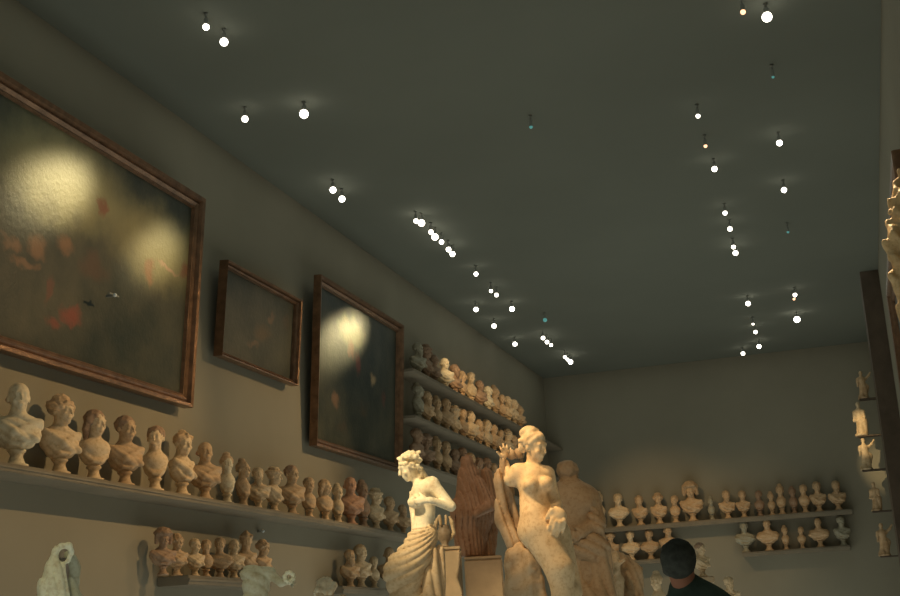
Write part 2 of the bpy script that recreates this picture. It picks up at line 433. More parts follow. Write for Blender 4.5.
SM2=[(350,550,4,'tan',60),(361,545,1,'cream',60),(374,557,11,'cream',60),(390,547,0,'tan',30)]
for i,(px,pt,k,t,fa) in enumerate(SM2):
    y=y_at(px,bx,ZS+.2); h=h_at(bx,y,ZS-.02,pt)
    bust(k,(bx,y,ZS-.02),h,math.radians(fa-8),t,f'{t} bust, {KINDS[k][0]}, {ORD[i]} from left on low shelf behind wreathed woman','busts behind the wreathed woman')
# upper rows: world positions along y
UP=[[(418,'grey',4),(426,'brown',9),(434,'brown',1),(445,'pale',0),(455,'brown',4),(462,'tan',5),(471,'cream',11),(480,'brown',1),(488,'pale',0),(495,'tan',6),(502,'tan',11),(508,'cream',4),(514,'cream',0),(520,'tan',1)],
    [(418,'grey',6),(427,'tan',4),(437,'tan',6),(446,'tan',0),(455,'cream',9),(463,'tan',11),(471,'cream',1),(479,'tan',4),(487,'cream',5),(494,'tan',0),(501,'tan',11),(508,'cream',2),(514,'tan',1),(520,'tan',6)],
    [(417,'brown',1),(426,'brown',8),(437,'tan',6),(446,'tan',11),(455,'brown',0),(463,'brown',4),(471,'tan',1),(479,'brown',5),(487,'brown',0),(494,'tan',11)]]
for r,row in enumerate(UP):
    for i,(px,t,k) in enumerate(row):
        y=y_at(px,bx,ZU[r]+.3)
        if y>BY-.25: continue
        h=.54+.04*math.sin(i*2.3+r)
        bust(k,(bx,y,ZU[r]),h,math.radians(62+18*math.sin(i*1.7+r)),t,f'{t} bust, {ORD[i]} from left on the {["topmost","middle","lowest"][r]} of three stacked far-left shelves','busts on the three stacked far-left shelves')
by=BY-.2
BK1=[(601,493,5,'cream'),(620,494,7,'cream'),(640,497,7,'tan'),(659,493,2,'tan'),(675,496,1,'tan'),(693,485,8,'tan'),(722.5,497,6,'tan') if 0 else (711,497,6,'grey'),(728,490,4,'tan'),(746,491,10,'cream'),(765,490,10,'tan'),
     (779,491,11,'brown'),(789,491,6,'tan'),(799,486,6,'tan'),(809,487,6,'brown'),(819,486,11,'tan'),(837,482,4,'tan')]
BK1=[(600,494,6,'cream'),(619,494,7,'cream'),(640,496,1,'tan'),(659,494,2,'tan'),(675,496,11,'tan'),(692,485,8,'tan'),(711,498,6,'grey'),(727,491,4,'tan'),(743,491,1,'tan'),(759,491,11,'brown'),(771,493,6,'tan'),(781,486,6,'tan'),(793,488,6,'brown'),(804,485,11,'tan'),(818,482,1,'tan'),(837,481,4,'tan')]
for i,(px,pt,k,t) in enumerate(BK1):
    x=x_at(px,by,ZB1+.3); h=h_at(x,by,ZB1,pt)
    bust(k,(x,by,ZB1),h,.15*math.sin(i*2.1),t,f'{t} bust, {KINDS[k][0]}, {ORD[i]} from left on upper back-wall shelf','busts on the upper back-wall shelf')
BK2=[(611,532,2,'tan'),(631,531,7,'cream'),(650,530,7,'tan'),(669,525,0,'tan')]
for i,(px,pt,k,t) in enumerate(BK2):
    x=x_at(px,by,ZB2b+.3); h=h_at(x,by,ZB2b,pt)
    bust(k,(x,by,ZB2b),h,.15*math.sin(i*2.1+1),t,f'{t} bust, {KINDS[k][0]}, {ORD[i]} from left on lower left back-wall shelf','busts on the lower left back-wall shelf')
BK3=[(745,521,7,'grey'),(768,518,10,'tan'),(785,527,6,'tan'),(801,527,11,'tan'),(819,517,10,'tan'),(842,516,1,'grey')]
for i,(px,pt,k,t) in enumerate(BK3):
    x=x_at(px,by,ZB2+.3); h=h_at(x,by,ZB2,pt)
    bust(k,(x,by,ZB2),h,.15*math.sin(i*2.1+2),t,f'{t} bust, {KINDS[k][0]}, {ORD[i]} from left on lower right back-wall shelf','busts on the lower right back-wall shelf')

# ------------------------------------------------------------------ paintings
def painting(ya,yb,za,zb,tilt,fw,label,blobs,X=W+.06,side=1,base=None):
    """origin at lower middle; canvas in local YZ; tilted forward at the top"""
    e=empty('framed_painting',(X,(ya+yb)/2,za)); e.rotation_euler=(0,side*tilt,0)
    hw=(yb-ya)/2; H=zb-za; sg=side
    prof=[(0,0),(0,.09),(.03,.11),(.3,.10),(.42,.06),(.6,.075),(.8,.05),(.92,.055),(1,.02),(1,0)]
    bm=bmesh.new(); rings=[]
    for t,d in prof:
        o=t*fw; rings.append([bm.verts.new((sg*d,y,z)) for y,z in ((-hw+o,o),(hw-o,o),(hw-o,H-o),(-hw+o,H-o))])
    for a,b in zip(rings,rings[1:]+rings[:1]):
        for i in range(4):
            try: bm.faces.new((a[i],a[(i+1)%4],b[(i+1)%4],b[i]))
            except ValueError: pass
    bmesh.ops.recalc_face_normals(bm,faces=bm.faces)
    obj('frame',bm_mesh(bm,'frame'),GILT,e)
    bm=bmesh.new(); box(bm,(min(0,sg*.02),-hw+fw*.9,fw*.9),(max(0,sg*.02),hw-fw*.9,H-fw*.9))
    kw={'base':base} if base else {}
    obj('canvas',bm_mesh(bm,'canvas'),canvas_mat('dark_oil_canvas',blobs,**kw),e)
    tag(e,label,'painting'); return e
def pz(px,py,X=W+.12): return onx(px,py,X)
def blob(e_y,e_z,px,py,rpx,rpy,c,st):
    p=pz(px,py); r=.0095*math.sqrt(1); return (p[1]-e_y,p[2]-e_z,rpx*.018,rpy*.0092,c,st)
FL=(.30,.15,.075); RD=(.22,.05,.03); OL=(.30,.27,.12)
a=pz(195,404); t=pz(199,205)
y1=a[1]; z1=a[2]; H1=(zx(100,128,W+.2)-z1)
tilt=.065; yl=4.6
c1=(yl+y1)/2
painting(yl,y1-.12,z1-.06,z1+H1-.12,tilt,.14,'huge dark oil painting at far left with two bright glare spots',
 [blob(c1,z1,*q) for q in [(62,172,60,55,(.34,.31,.15),.85),(160,245,55,48,(.32,.28,.13),.85),(15,240,7,10,FL,.55),(40,243,8,14,FL,.6),(66,240,7,12,FL,.6),(28,262,10,6,FL,.5),(75,309,9,9,RD,.8),(60,318,8,9,RD,.7),(100,205,4,12,RD,.7),(150,268,6,14,FL,.8),(168,262,14,4,(.5,.3,.2),.8),(185,268,6,10,RD,.6),(52,285,4,14,RD,.4),(95,262,14,14,(.1,.05,.03),.6)]])  # first two olive blobs paint the lamp glare into the canvas colour
a=pz(220,356); b=pz(297,386.5); c=pz(226,261); 
painting(a[1]-.04,b[1]-.06,a[2],c[2]-.04,.075,.07,'small dark painting in thin gilt frame hanging between the two big ones',
 [blob((a[1]+b[1])/2,a[2],*q) for q in [(265,335,12,14,(.12,.07,.03),.6),(272,320,7,8,FL,.35),(258,345,8,6,FL,.3),(285,325,5,12,(.08,.05,.03),.5)]])
a=pz(312,445); b=pz(403,473); c=pz(316,272)
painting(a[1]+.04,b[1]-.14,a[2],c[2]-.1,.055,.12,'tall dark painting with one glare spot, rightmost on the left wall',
 [blob((a[1]+b[1])/2,a[2],*q) for q in [(350,335,28,26,(.36,.32,.16),.85),(357,365,6,20,RD,.75),(351,350,7,14,(.3,.1,.05),.6),(373,379,8,10,(.38,.26,.13),.85),(337,400,8,10,FL,.5),(365,410,10,14,(.09,.06,.03),.6),(345,425,12,8,(.07,.05,.03),.6),(384,400,5,14,RD,.3)]])  # first blob is lamp glare painted on the canvas
# right wall painting, seen edge on
rp=onx(873,300,RW-.1)
painting(11.2,16.6,EYE+2.55,EYE+4.0,-0.0,.16,'reddish gilt framed picture seen edge on along the right wall',[(0,.8,1.2,.4,(.2,.12,.06),.7)],X=RW-.03,side=-1)

# ------------------------------------------------------------------ ceiling lamps
def rod(name,a,b,r,n=10):
    a=Vector(a); b=Vector(b); d=b-a; bm=bmesh.new()
    M=Matrix.Translation((a+b)/2)@d.to_track_quat('Z','Y').to_matrix().to_4x4()
    bmesh.ops.create_cone(bm,cap_ends=True,segments=n,radius1=r,radius2=r,depth=d.length,matrix=M)
    return bm_mesh(bm,name,True)
ZT=EYE+5.5
LAMPS=[(206,27,4,0),(224,42,5,0),(245,119,4,0),(304,114,5.5,0),(333,190,4,0),(342,199,4,0),(416,221,3,0),(421.5,223,4.3,0),(431,232,3,0),(435,237,4.2,0),(441.5,242,3,0),(448.5,249.5,3.2,0),(452.5,254,3.4,0),
 (476,274,2.8,0),(491,291,2.2,0),(496.5,295,2.5,0),(512,309,3.2,0),(476,309.5,3,0),(494,326,3,0),(515,344,2.8,0),(543,338,2.5,0),(547,342,2.5,0),(551,345,2.1,0),(565,357,2,0),(570.5,362,3,0),(567.5,359.5,2,0),
 (698,116,2.6,0),(705.5,146,2.2,1),(714.5,169,3.4,0),(725,213,2.7,0),(730,229,2.9,0),(733.5,247,2.5,0),(735.5,253,3.2,0),(748,303.5,3,0),(753,324,1.4,0),(755.5,332,2.3,0),(759,346.5,2.6,0),(743,353.5,2.4,0),
 (767,17,6,0),(743,12,3.2,1),(779.5,143,3.6,0),(784,190,3.3,0),(795,295,2.4,0),(794,299,1.6,1),(797,319.5,3.8,0),(773,77,1.8,2),(788,232,1.6,2),(545,320,2.6,2),(531,127,2.2,2)]
rows=[(-5.85,W/1,'outer left'),(-5.15,0,'inner left'),(-1.2,0,'inner right'),(-.45,0,'right')]
housing=lathe('housing',[(.035,.0),(.042,.01),(.042,.06),(.03,.08),(.012,.085)],18); housing.materials.append(BLACK)
yoke=lathe('ceiling_mount',[(.01,.05),(.01,.125),(.02,.127),(.02,.14)],12); yoke.materials.append(BLACK)
def sphere(name,r,m):
    bm=bmesh.new(); bmesh.ops.create_uvsphere(bm,u_segments=16,v_segments=10,radius=r); me=bm_mesh(bm,name,True); me.materials.append(m); return me
BM=[sphere('bulb',1,BULB),sphere('bulb',1,BULBO),sphere('bulb',1,BULBD)]
tr=[]
LP=[]
for i,(px,py,rp_,kd) in enumerate(LAMPS):
    p=onz(px,py,ZT)
    if p[1]>BY-.5: p=ony(px,py,BY-.6)
    e=empty('track_spotlight',p)
    side='left' if px<640 else 'right'
    dist=np.linalg.norm(p-EYEP); r=rp_*dist/F*.8
    sc=max(.6,r/.06); h_=obj('housing',housing,None,e,loc=(0,0,r*.35)); h_.scale=(sc*.85,sc*.85,1)
    b_=obj('bulb',BM[kd],None,h_,loc=(0,0,-r*.35)); b_.scale=(r/(sc*.85),r/(sc*.85),r)
    obj('ceiling_mount',yoke,None,e)
    LP.append((p,px,e,kd,side))
def nearest_desc(kd): return ['glowing white','dim orange','faint teal'][kd]
for s in ('left','right'):
    L=sorted([l for l in LP if l[4]==s],key=lambda l:l[1])
    for i,(p,px,e,kd,side) in enumerate(L):
        e2=tag(e,f'{nearest_desc(kd)} ceiling spotlight, {ORD[i] if i<25 else ("number "+str(i+1))} from left in the {s} lamp rows','ceiling light','ceiling spotlights')
# ------------------------------------------------------------------ statues
class Fig:
    """local frame standing at the statue: x to the right of the viewer, y away, z up"""
    def __init__(s,px,py,dist,foot):
        d=ray(px,py); hd=math.hypot(d[0],d[1]); p=EYEP+d*(dist/hd)
        s.O=np.array([p[0],p[1],foot]); s.yaw=math.atan2(-d[0],d[1]); s.R=rz(s.yaw)
        a=s.P(px,py,0); b=s.P(px+10,py,0); s.m=abs(b[0]-a[0])/10
    def P(s,px,py,d=0):
        # point where the line of sight meets the plane at local depth d
        r=s.R.T@ray(px,py); o=s.R.T@(EYEP-s.O); t=(d-o[1])/r[1]; return o+r*t
def root(name,F_,label,cat='statue'):
    e=empty(name,F_.O,F_.yaw); tag(e,label,cat); return e
def cone(S,F_,a,b,ra,rb,k=.03,disp=None):
    S.cone(F_.P(*a),F_.P(*b),ra*F_.m,rb*F_.m,k,disp)
def ell(S,F_,c,r,k=.03,disp=None,rot=np.eye(3),sub=False):
    S.ell(F_.P(*c),tuple(v*F_.m for v in r),k,rot,disp,sub)
def pedestal(F_,w,d,label,top=None,cx=0,cy=0):
    top=F_.O[2] if top is None else top
    c=F_.O+F_.R@np.array([cx,cy,0])
    e=empty('pedestal',(c[0],c[1],0),F_.yaw); tag(e,label,'pedestal')
    obj('plinth',boxmesh('plinth',(-w/2-.05,-d/2-.05,0),(w/2+.05,d/2+.05,.14),.01),BLOCK,e)
    obj('shaft',boxmesh('shaft',(-w/2,-d/2,.14),(w/2,d/2,top-.09),.01),BLOCK,e)
    obj('cap',boxmesh('cap',(-w/2-.04,-d/2-.04,top-.09),(w/2+.04,d/2+.04,top),.012),BLOCK,e)
def hand(S,F_,c,fingers,thumb,r=(6,4,6),f=2.2):
    ell(S,F_,c,r,.015)
    for a,b,d in fingers:
        mid=tuple((a[i]+b[i])/2 for i in range(2))+((a[2]+b[2])/2-.015,)
        cone(S,F_,a,mid,f,f*.9,.006); cone(S,F_,mid,b,f*.9,f*.7,.004)
    cone(S,F_,thumb[0],thumb[1],f*1.2,f*.85,.01)
# ---- standing nude woman (centre)
V=Fig(540,500,8.8,1.12)
r0=root('marble_woman_statue',V,'bright nude woman statue with tied-up hair, covering herself with one hand')
r0.name='woman_statue'
S=Sculpt(.0092); m=V.m
hp=V.P(535,447,0)
add_head(S,hp,.85,.25,-.05,.93)
cone(S,V,(533,456,.03),(533,470,.03),6.3,7.5,.03)
cone(S,V,(519,473,.03),(546,473,.02),6.5,6,.05)
ell(S,V,(533,481,.03),(16.5,12,13),.05)
ell(S,V,(530.5,485,-.082),(7.8,8,7.2),.014); ell(S,V,(547,483.5,-.068),(7,8,7),.014)
cone(S,V,(533,482,.02),(535,506,.02),14.5,13.5,.05)
cone(S,V,(535,504,.01),(538,526,0),14,17.5,.05)
ell(S,V,(536,524,-.085),(11,6,12),.05)
ell(S,V,(535,514,-.04),(12,9,10),.06)
ell(S,V,(540,531,.03),(22,17,17),.06)
cone(S,V,(540,534,-.03),(560,570,-.1),18,13.5,.05); cone(S,V,(560,570,-.1),(564,602,-.12),13.5,10.5,.04)
cone(S,V,(563,600,-.12),(557,650,.0),9.5,6,.04); cone(S,V,(557,650,0),(553,662,-.12),6,4,.03)
cone(S,V,(555,534,.09),(572,592,.1),16,10.5,.02); cone(S,V,(568,592,.02),(572,652,.08),11,6,.04); cone(S,V,(572,652,.08),(578,662,-.04),6,4,.03)
# lowered arm with the hand over the hips
cone(S,V,(548,474,.03),(556,506,.05),6.8,5.6,.04); cone(S,V,(556,506,.05),(559,515,-.13),5.8,4.6,.03)
hand(S,V,(558,516,-.15),[((553,519,-.17),(549,531,-.13),0),((556,522,-.18),(552.5,535,-.13),0),((560,523,-.18),(557,535,-.13),0),((564,521,-.17),(562,532,-.12),0)],((552,511,-.16),(547,518,-.15)),(8.5,5,8.5),2.9)
# raised arm
cone(S,V,(518,472,.02),(511.5,479,.04),9,8,.04); cone(S,V,(510,478,.12),(505.5,462,.17),4.6,3.2,.02)
hand(S,V,(504,455,.14),[((503,453,.14),(499.5,446,.12),0),((505,452,.14),(503,443,.12),0),((507,453,.15),(507,445,.13),0),((508,455,.16),(511,448,.15),0)],((501,456,.13),(497,452,.11)),(3.6,3,4.5),1.4)
V_BODY=(.93,.72,.45)
obj('body',S.mesh('body',.004),PL,r0,color=V_BODY)
S=Sculpt(.0092); add_hair(S,hp,.85,.25,-.05,.95,'short',70)
ell(S,V,(529,432,.02),(10.5,9,6.5),.02,curls(.006,60)); ell(S,V,(523,447,.06),(5,6,6.5),.02,curls(.005,70))
cone(S,V,(521,441,-.02),(541,436,-.06),3.2,3.2,.01,curls(.004,60))
obj('hair',S.mesh('hair'),PL,r0,color=(.85,.68,.44))
S=Sculpt(.0095); fv=folds((95,45,22),.013,1.2,.5)
cone(S,V,(503,461,.15),(500,482,.17),3,5,.03,fv); cone(S,V,(500,482,.17),(503,520,.2),5,6.5,.04,fv); cone(S,V,(503,520,.2),(515,545,.14),6.5,7,.04,fv); cone(S,V,(505,465,.2),(520,540,.2),2.5,5,.03,fv)
ell(S,V,(515,454,.16),(9,4,4.5),.02,fv); 
obj('drapery',S.mesh('drapery',.004),PL,r0,color=(.50,.38,.25))
S=Sculpt(.011); nb=lambda X,Y,Z:.012*np.sin(22*X+6*np.sin(5*Z))*np.sin(16*Z+9*Y)+.01*np.sin(60*X+20*Y)
cone(S,V,(517,555,.12),(523,596,.12),12.5,17,.05,nb); cone(S,V,(526,596,.12),(530,664,.12),17,25,.05,nb)
cone(S,V,(531,556,.0),(538,600,.0),7,10,.05,nb)
for q in ((531,562,-.03,3.4),(533,570,-.04,4),(527,568,-.02,3)): ell(S,V,q[:3],(q[3],q[3],q[3]*.7),.01)
obj('tree_stump',S.mesh('tree_stump',.004),PL,r0,color=(.62,.47,.30))
def foot_z(F_,x0,x1,y0,y1,me=None): pass
S=None
obj('base',boxmesh('base',(-.42,-.35,-.0),(.42,.45,.08),.01),PL,r0,color=(.6,.46,.3))
pedestal(V,.95,.9,'tan square pedestal under the nude woman statue',cy=.05)

# ---- wreathed woman (left of centre)
B=Fig(420,520,10.1,1.05); 
r1=root('wreathed_woman_statue',B,'bright half-draped woman statue with leafy wreath, looking down to the left')
S=Sculpt(.0098); hb=B.P(409.5,467,0); yb_,pb_=-1.25,.42
add_head(S,hb,yb_,pb_,0,.98)
cone(S,B,(413,472,.02),(421,484,.03),5.6,6.3,.03)
cone(S,B,(421,486,-.05),(432,487,-.1),6,6.2,.04); cone(S,B,(421,487,.12),(430,486,.0),6,6,.05)
ell(S,B,(423,494,.02),(12.5,14,12),.05,rot=ry(-.35))
cone(S,B,(426,494,.02),(425,514,.03),10.5,8.6,.05); cone(S,B,(425,512,.03),(422,536,.03),8.8,12,.05)
ell(S,B,(414.5,502,-.07),(7,7,6.5),.018); ell(S,B,(414,500,.09),(5,6,5.2),.025)
cone(S,B,(432,485,-.1),(451,506,-.12),7.2,4.8,.03); ell(S,B,(431,484,-.08),(8,8,7.5),.03); cone(S,B,(451,507,-.12),(430,500,-.2),4.4,3.4,.02); 
hand(S,B,(424,500,-.2),[((421,498,-.2),(414,497,-.17),0),((421,500,-.21),(413,500,-.18),0),((421,502,-.21),(414,503,-.18),0),((422,504,-.2),(416,505.5,-.17),0)],((424,497,-.2),(419,493,-.18)),(4,2.5,3.5),1.3)
cone(S,B,(418,488,.16),(413.5,508,.14),4.4,3.6,.03); cone(S,B,(413.5,508,.14),(414.5,534,.08),3.6,2.9,.03); cone(S,B,(411,492,.12),(411.5,503,.1),1.6,2.4,.015)
obj('body',S.mesh('body',.004),PL,r1,color=(1,.9,.66))
S=Sculpt(.0085); add_hair(S,hb,yb_,pb_,0,.98,'short',80)
for (x,y,rr,d) in [(402,460,3.2,-.06),(398.5,458.5,2.4,-.02),(405,457,3.6,-.09),(410,456,4,-.1),(415,457,3.8,-.09),(419,460,3.6,-.05),(406,463,2.8,-.11),(412,464,3.2,-.12),(417,466,3,-.09),(401,464,2.4,-.06),(419,452,2.6,0),(416,455,3,.04),(420,468,3.2,-.04),(408,454,3,.05)]:
    ell(S,B,(x,y,d),(rr,rr*.7,rr*.75),.008,curls(.005,110))
cone(S,B,(420,470,.0),(427,481,-.02),3,2.4,.02,curls(.008,130)); cone(S,B,(421,469,.05),(430,482,.04),2.4,1.6,.02,curls(.006,130))
obj('hair',S.mesh('hair'),PL,r1,color=(1,.88,.62))
S=Sculpt(.0098); hx=B.P(443,522,0); fb=fan(hx[0],hx[2],40,.0095,.4,.4,1.0)
cone(S,B,(415,538,.0),(430,531,.0),6.5,6.5,.03,fb)
cone(S,B,(424,540,.02),(408,566,.0),13,17,.06,fb); cone(S,B,(416,556,.0),(397,574,-.04),15,12.5,.05,fb)
cone(S,B,(404,572,.0),(408,612,.05),18,16,.06,fb); cone(S,B,(408,612,.05),(412,672,.05),17,22,.05,folds((60,20,8),.013))
obj('skirt_drapery',S.mesh('skirt_drapery',.004),PL,r1,color=(.72,.56,.35))
S=Sculpt(.0098); fw_=folds((70,30,10),.014,.8,1)
cone(S,B,(434,551,.0),(428,600,-.02),4.5,9,.04,fw_); cone(S,B,(440,550,.04),(436,600,.02),4,8,.04,fw_); cone(S,B,(430,600,0),(430,670,0),11,14,.04,fw_)
obj('hanging_drapery',S.mesh('hanging_drapery',.004),PL,r1,color=(.66,.51,.32))
obj('base',boxmesh('base',(-.36,-.3,0),(.24,.3,.07),.01),PL,r1,color=(.6,.46,.3))
pedestal(B,.64,.62,'tan pedestal under the wreathed woman statue',cx=-.06,cy=0)
# ---- urn on block beside her
U=Fig(446,540,10.9,0); tz=U.P(446,547,0)[2]
e=empty('plaster_urn',U.O+U.R@U.P(445,547,0),U.yaw); tag(e,'dark grey urn on a block just right of the wreathed woman','urn')
mm=U.m
urn=lathe('urn_bowl',[(4*mm,0),(4.2*mm,1.5*mm),(3*mm,3*mm),(6*mm,7*mm),(7.5*mm,12*mm),(7*mm,16*mm),(5*mm,19*mm),(6*mm,21*mm),(5*mm,21.5*mm),(4*mm,19*mm)],24)
obj('urn_bowl',urn,PL,e,color=(.30,.24,.17))
S=Sculpt(.008)
for q in (-1,1): S.chain([(q*6*mm,0,8*mm,1.7*mm),(q*9.5*mm,-.02,13*mm,1.8*mm),(q*8*mm,-.02,24*mm,2*mm),(q*6*mm,-.01,29*mm,1.5*mm)],.01)
S.chain([(-3*mm,-.05,22*mm,1.6*mm),(-4*mm,-.05,30*mm,1.9*mm)],.01); S.chain([(2*mm,-.04,22*mm,1.3*mm),(2.5*mm,-.03,30*mm,1.6*mm)],.01)
obj('handles',S.mesh('handles'),PL,e,color=(.62,.48,.30))
def block(px0,px1,pytop,dist,depth,label,name='pedestal_block'):
    K=Fig((px0+px1)/2,pytop,dist,0); a=K.P(px0,pytop,0); b=K.P(px1,pytop,0)
    o=empty(name,K.O+K.R@np.array([(a[0]+b[0])/2,depth/2,0]),K.yaw); w=(b[0]-a[0])/2
    obj('shaft',boxmesh('shaft',(-w,-depth/2,.1),(w,depth/2,a[2]-.03),.012),BLOCK,o)
    obj('plinth',boxmesh('plinth',(-w-.03,-depth/2-.03,0),(w+.03,depth/2+.03,.1),.01),BLOCK,o)
    obj('cap',boxmesh('cap',(-w,-depth/2,a[2]-.03),(w,depth/2,a[2]),.008),BLOCK,o)
    tag(o,label,'pedestal'); return K,a[2]
block(440,461,547,10.75,.4,'tall narrow tan block under the dark urn')
block(464,502,557,11.6,.6,'broad tan block carrying the reddish brown cloaked figure')
# ---- cloaked reddish figure
C=Fig(472,500,11.85,0); zt=C.P(472,557,0)[2]
C.O=np.array([C.O[0],C.O[1],C.O[2]+C.P(472,557,0)[2]]); 
e=root('cloaked_statue',C,'reddish brown cloaked statue with long vertical folds between the two bright women')
S=Sculpt(.0105); fc=folds((150,80,14),.013,2.2,.2)
cone(S,C,(467,461,0),(469,478,0),5.5,10,.04,fc); cone(S,C,(469,478,0),(473,512,0),10,20,.05,fc); cone(S,C,(473,512,0),(471,548,0),19,13,.05,fc)
cone(S,C,(471,545,0),(472,555,0),13,11,.03,fc)
cone(S,C,(478,484,-.08),(491,505,-.16),6,5,.03,fc); cone(S,C,(491,505,-.16),(476,514,-.24),5,4,.03); ell(S,C,(468,463,-.03),(5,5,6.5),.02); cone(S,C,(455,505,-.05),(461,545,-.05),5,5,.03,fc)
obj('cloak',S.mesh('cloak',.004),PL,e,color=(.40,.24,.15))
S=Sculpt(.0105); fc2=folds((150,80,14),.012,2,2.2)
cone(S,C,(486,473,.1),(491,505,.1),5,9,.04,fc2); cone(S,C,(491,505,.1),(487,552,.08),9,8,.04,fc2)
obj('mantle',S.mesh('mantle',.004),PL,e,color=(.42,.26,.16))
# ---- rear male figure
R_=Fig(575,520,10.4,1.0)
e=root('draped_man_statue',R_,'shadowed brown statue of hunched man seen from behind, right of nude woman')
S=Sculpt(.0105)
add_head(S,R_.P(569,477,0),2.6,.25,0,1.0)
ell(S,R_,(566,497,-.1),(13,6,10),.05); ell(S,R_,(585,502,-.1),(10,7,10),.03)
cone(S,R_,(569,480,.02),(571,490,.0),6.5,8,.03)
ell(S,R_,(572,499,0),(24,15,15),.06); ell(S,R_,(583,500,.0),(14,13,13),.05)
cone(S,R_,(560,495,0),(588,497,0),10,10,.05)
cone(S,R_,(572,500,0),(577,538,.0),20,17,.06)
cone(S,R_,(592,500,-.02),(599,521,-.05),8.5,6.5,.04); cone(S,R_,(599,521,-.05),(582,533,-.15),6.5,5,.03)
cone(S,R_,(557,498,.0),(553,525,-.05),8.5,7,.04); 
cone(S,R_,(568,545,0),(570,612,0),13,10,.05); cone(S,R_,(570,612,0),(572,668,0),9,7,.04); cone(S,R_,(572,668,0),(572,670,-.1),6,5,.03)
cone(S,R_,(588,545,0),(590,612,0),12,10,.05); cone(S,R_,(590,612,0),(588,668,0),9,7,.04)
hand(S,R_,(580,534,-.17),[((577,533,-.18),(569,531,-.18),0),((577,535,-.18),(568,535,-.18),0),((578,537,-.18),(570,539,-.18),0),((579,539,-.17),(573,542,-.17),0)],((580,530,-.18),(574,527,-.18)),(5,3,4.5),1.6)
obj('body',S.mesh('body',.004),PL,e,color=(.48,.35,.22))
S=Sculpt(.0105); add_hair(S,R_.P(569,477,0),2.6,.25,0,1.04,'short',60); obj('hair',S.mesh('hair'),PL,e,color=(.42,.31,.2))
S=Sculpt(.0105); fr=folds((40,15,80),.012,1.2,.3); fr2=folds((60,20,20),.016,1.3,1)
cone(S,R_,(556,494,-.06),(586,504,-.08),8,7,.04,fr); cone(S,R_,(586,500,-.05),(597,526,-.08),6,8,.04,fr)
ell(S,R_,(588,546,-.05),(18,14,15),.05,fr); cone(S,R_,(574,545,-.1),(600,545,-.05),7,8,.04,fr)
cone(S,R_,(598,552,-.02),(606,600,0),11,11,.05,fr2); cone(S,R_,(580,560,.02),(586,600,.02),10,12,.05,fr2); cone(S,R_,(594,598,0),(592,670,0),18,22,.05,fr2)
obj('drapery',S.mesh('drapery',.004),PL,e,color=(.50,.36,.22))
obj('base',boxmesh('base',(-.25,-.3,0),(.35,.4,.06),.01),PL,e,color=(.4,.3,.2))
pedestal(R_,.8,.8,'brown pedestal under the hunched man statue',cx=.08)
# ---- small kneeling group
G=Fig(625,575,11.4,1.02)
e=root('child_group_statue',G,'small plaster child clinging to a bent draped figure, beside the hunched man')
S=Sculpt(.0105)
add_head(S,G.P(615,559,-.05),.3,.2,0,.62); cone(S,G,(615,564,-.05),(617,580,-.03),3.8,5.5,.03); cone(S,G,(617,580,-.03),(614,598,-.05),4.5,3.2,.02); cone(S,G,(620,580,-.02),(621,600,-.02),4.5,3,.02)
cone(S,G,(614,567,-.06),(624,560,-.1),2.2,1.8,.02); cone(S,G,(618,568,-.06),(612,576,-.12),2.2,1.7,.02)
cone(S,G,(614,598,-.05),(614,626,-.05),3,2.4,.02);cone(S,G,(621,600,-.02),(621,626,-.02),3,2.4,.02)
obj('child',S.mesh('child',.004),PL,e,color=(.72,.56,.36))
S=Sculpt(.0105); fg=folds((95,30,40),.010,1,.7)
cone(S,G,(612,552,.1),(624,560,.08),3,4.5,.03,fg); cone(S,G,(624,560,.08),(634,572,.05),4.8,7.5,.04,fg); cone(S,G,(634,572,.05),(636,630,.05),8,11,.05,fg)
cone(S,G,(624,572,.1),(626,628,.1),6,9,.04,fg)
obj('draped_figure',S.mesh('draped_figure',.004),PL,e,color=(.50,.37,.23))
pedestal(G,.42,.42,'narrow brown pedestal under the small child group',cx=.02)

# ---- veiled statue, lower left
A=Fig(62,570,8.3,.75)
e=root('veiled_statue',A,'pale veiled statue raising its arms in an arch over its head, bottom left')
S=Sculpt(.0095)
add_head(S,A.P(62.5,556,.10),.5,.3,0,.62); cone(S,A,(62,562,.04),(60,572,.04),5,6,.03)
cone(S,A,(60,572,.04),(58,600,.04),9,10,.05); cone(S,A,(58,600,.04),(58,750,.04),11,8,.05)
obj('body',S.mesh('body',.004),PL,e,color=(.34,.30,.27))  # dark colour paints in the shade under the arched veil
S=Sculpt(.0095); fa=folds((110,40,24),.009,.9,.1)
S.chain([(*A.P(53,566,-.02),4.4*A.m),(*A.P(55.5,551,-.03),3.2*A.m),(*A.P(61,546,-.04),2.6*A.m),(*A.P(69,545.5,-.04),3*A.m),(*A.P(71.5,552,-.02),2.4*A.m),(*A.P(68,561,-.02),2.6*A.m)],.02)
ell(S,A,(56,547.5,0),(2.2,2.2,2.4),.01)
cone(S,A,(53,564,-.02),(49,585,-.03),5.5,8.5,.04,fa); cone(S,A,(49,585,-.03),(46,640,-.03),8.5,14,.05,fa); cone(S,A,(58,570,-.05),(62,640,-.05),6,14,.05,fa); cone(S,A,(52,640,0),(55,745,0),19,24,.05,fa)
obj('veil',S.mesh('veil',.004),PL,e,color=(.85,.85,.66))
S=Sculpt(.0095); fa=folds((45,20,30),.01,.9,1.1)
cone(S,A,(69,556,.06),(76,566,.1),3.5,4.5,.03,fa); cone(S,A,(70,562,.06),(72,600,.08),6.5,9,.05,fa); cone(S,A,(72,600,.08),(70,720,.06),9,14,.05,fa)
obj('cloak',S.mesh('cloak',.004),PL,e,color=(.50,.52,.40))
pedestal(A,.6,.6,'pale pedestal under the veiled statue at bottom left',cx=0,cy=.05)

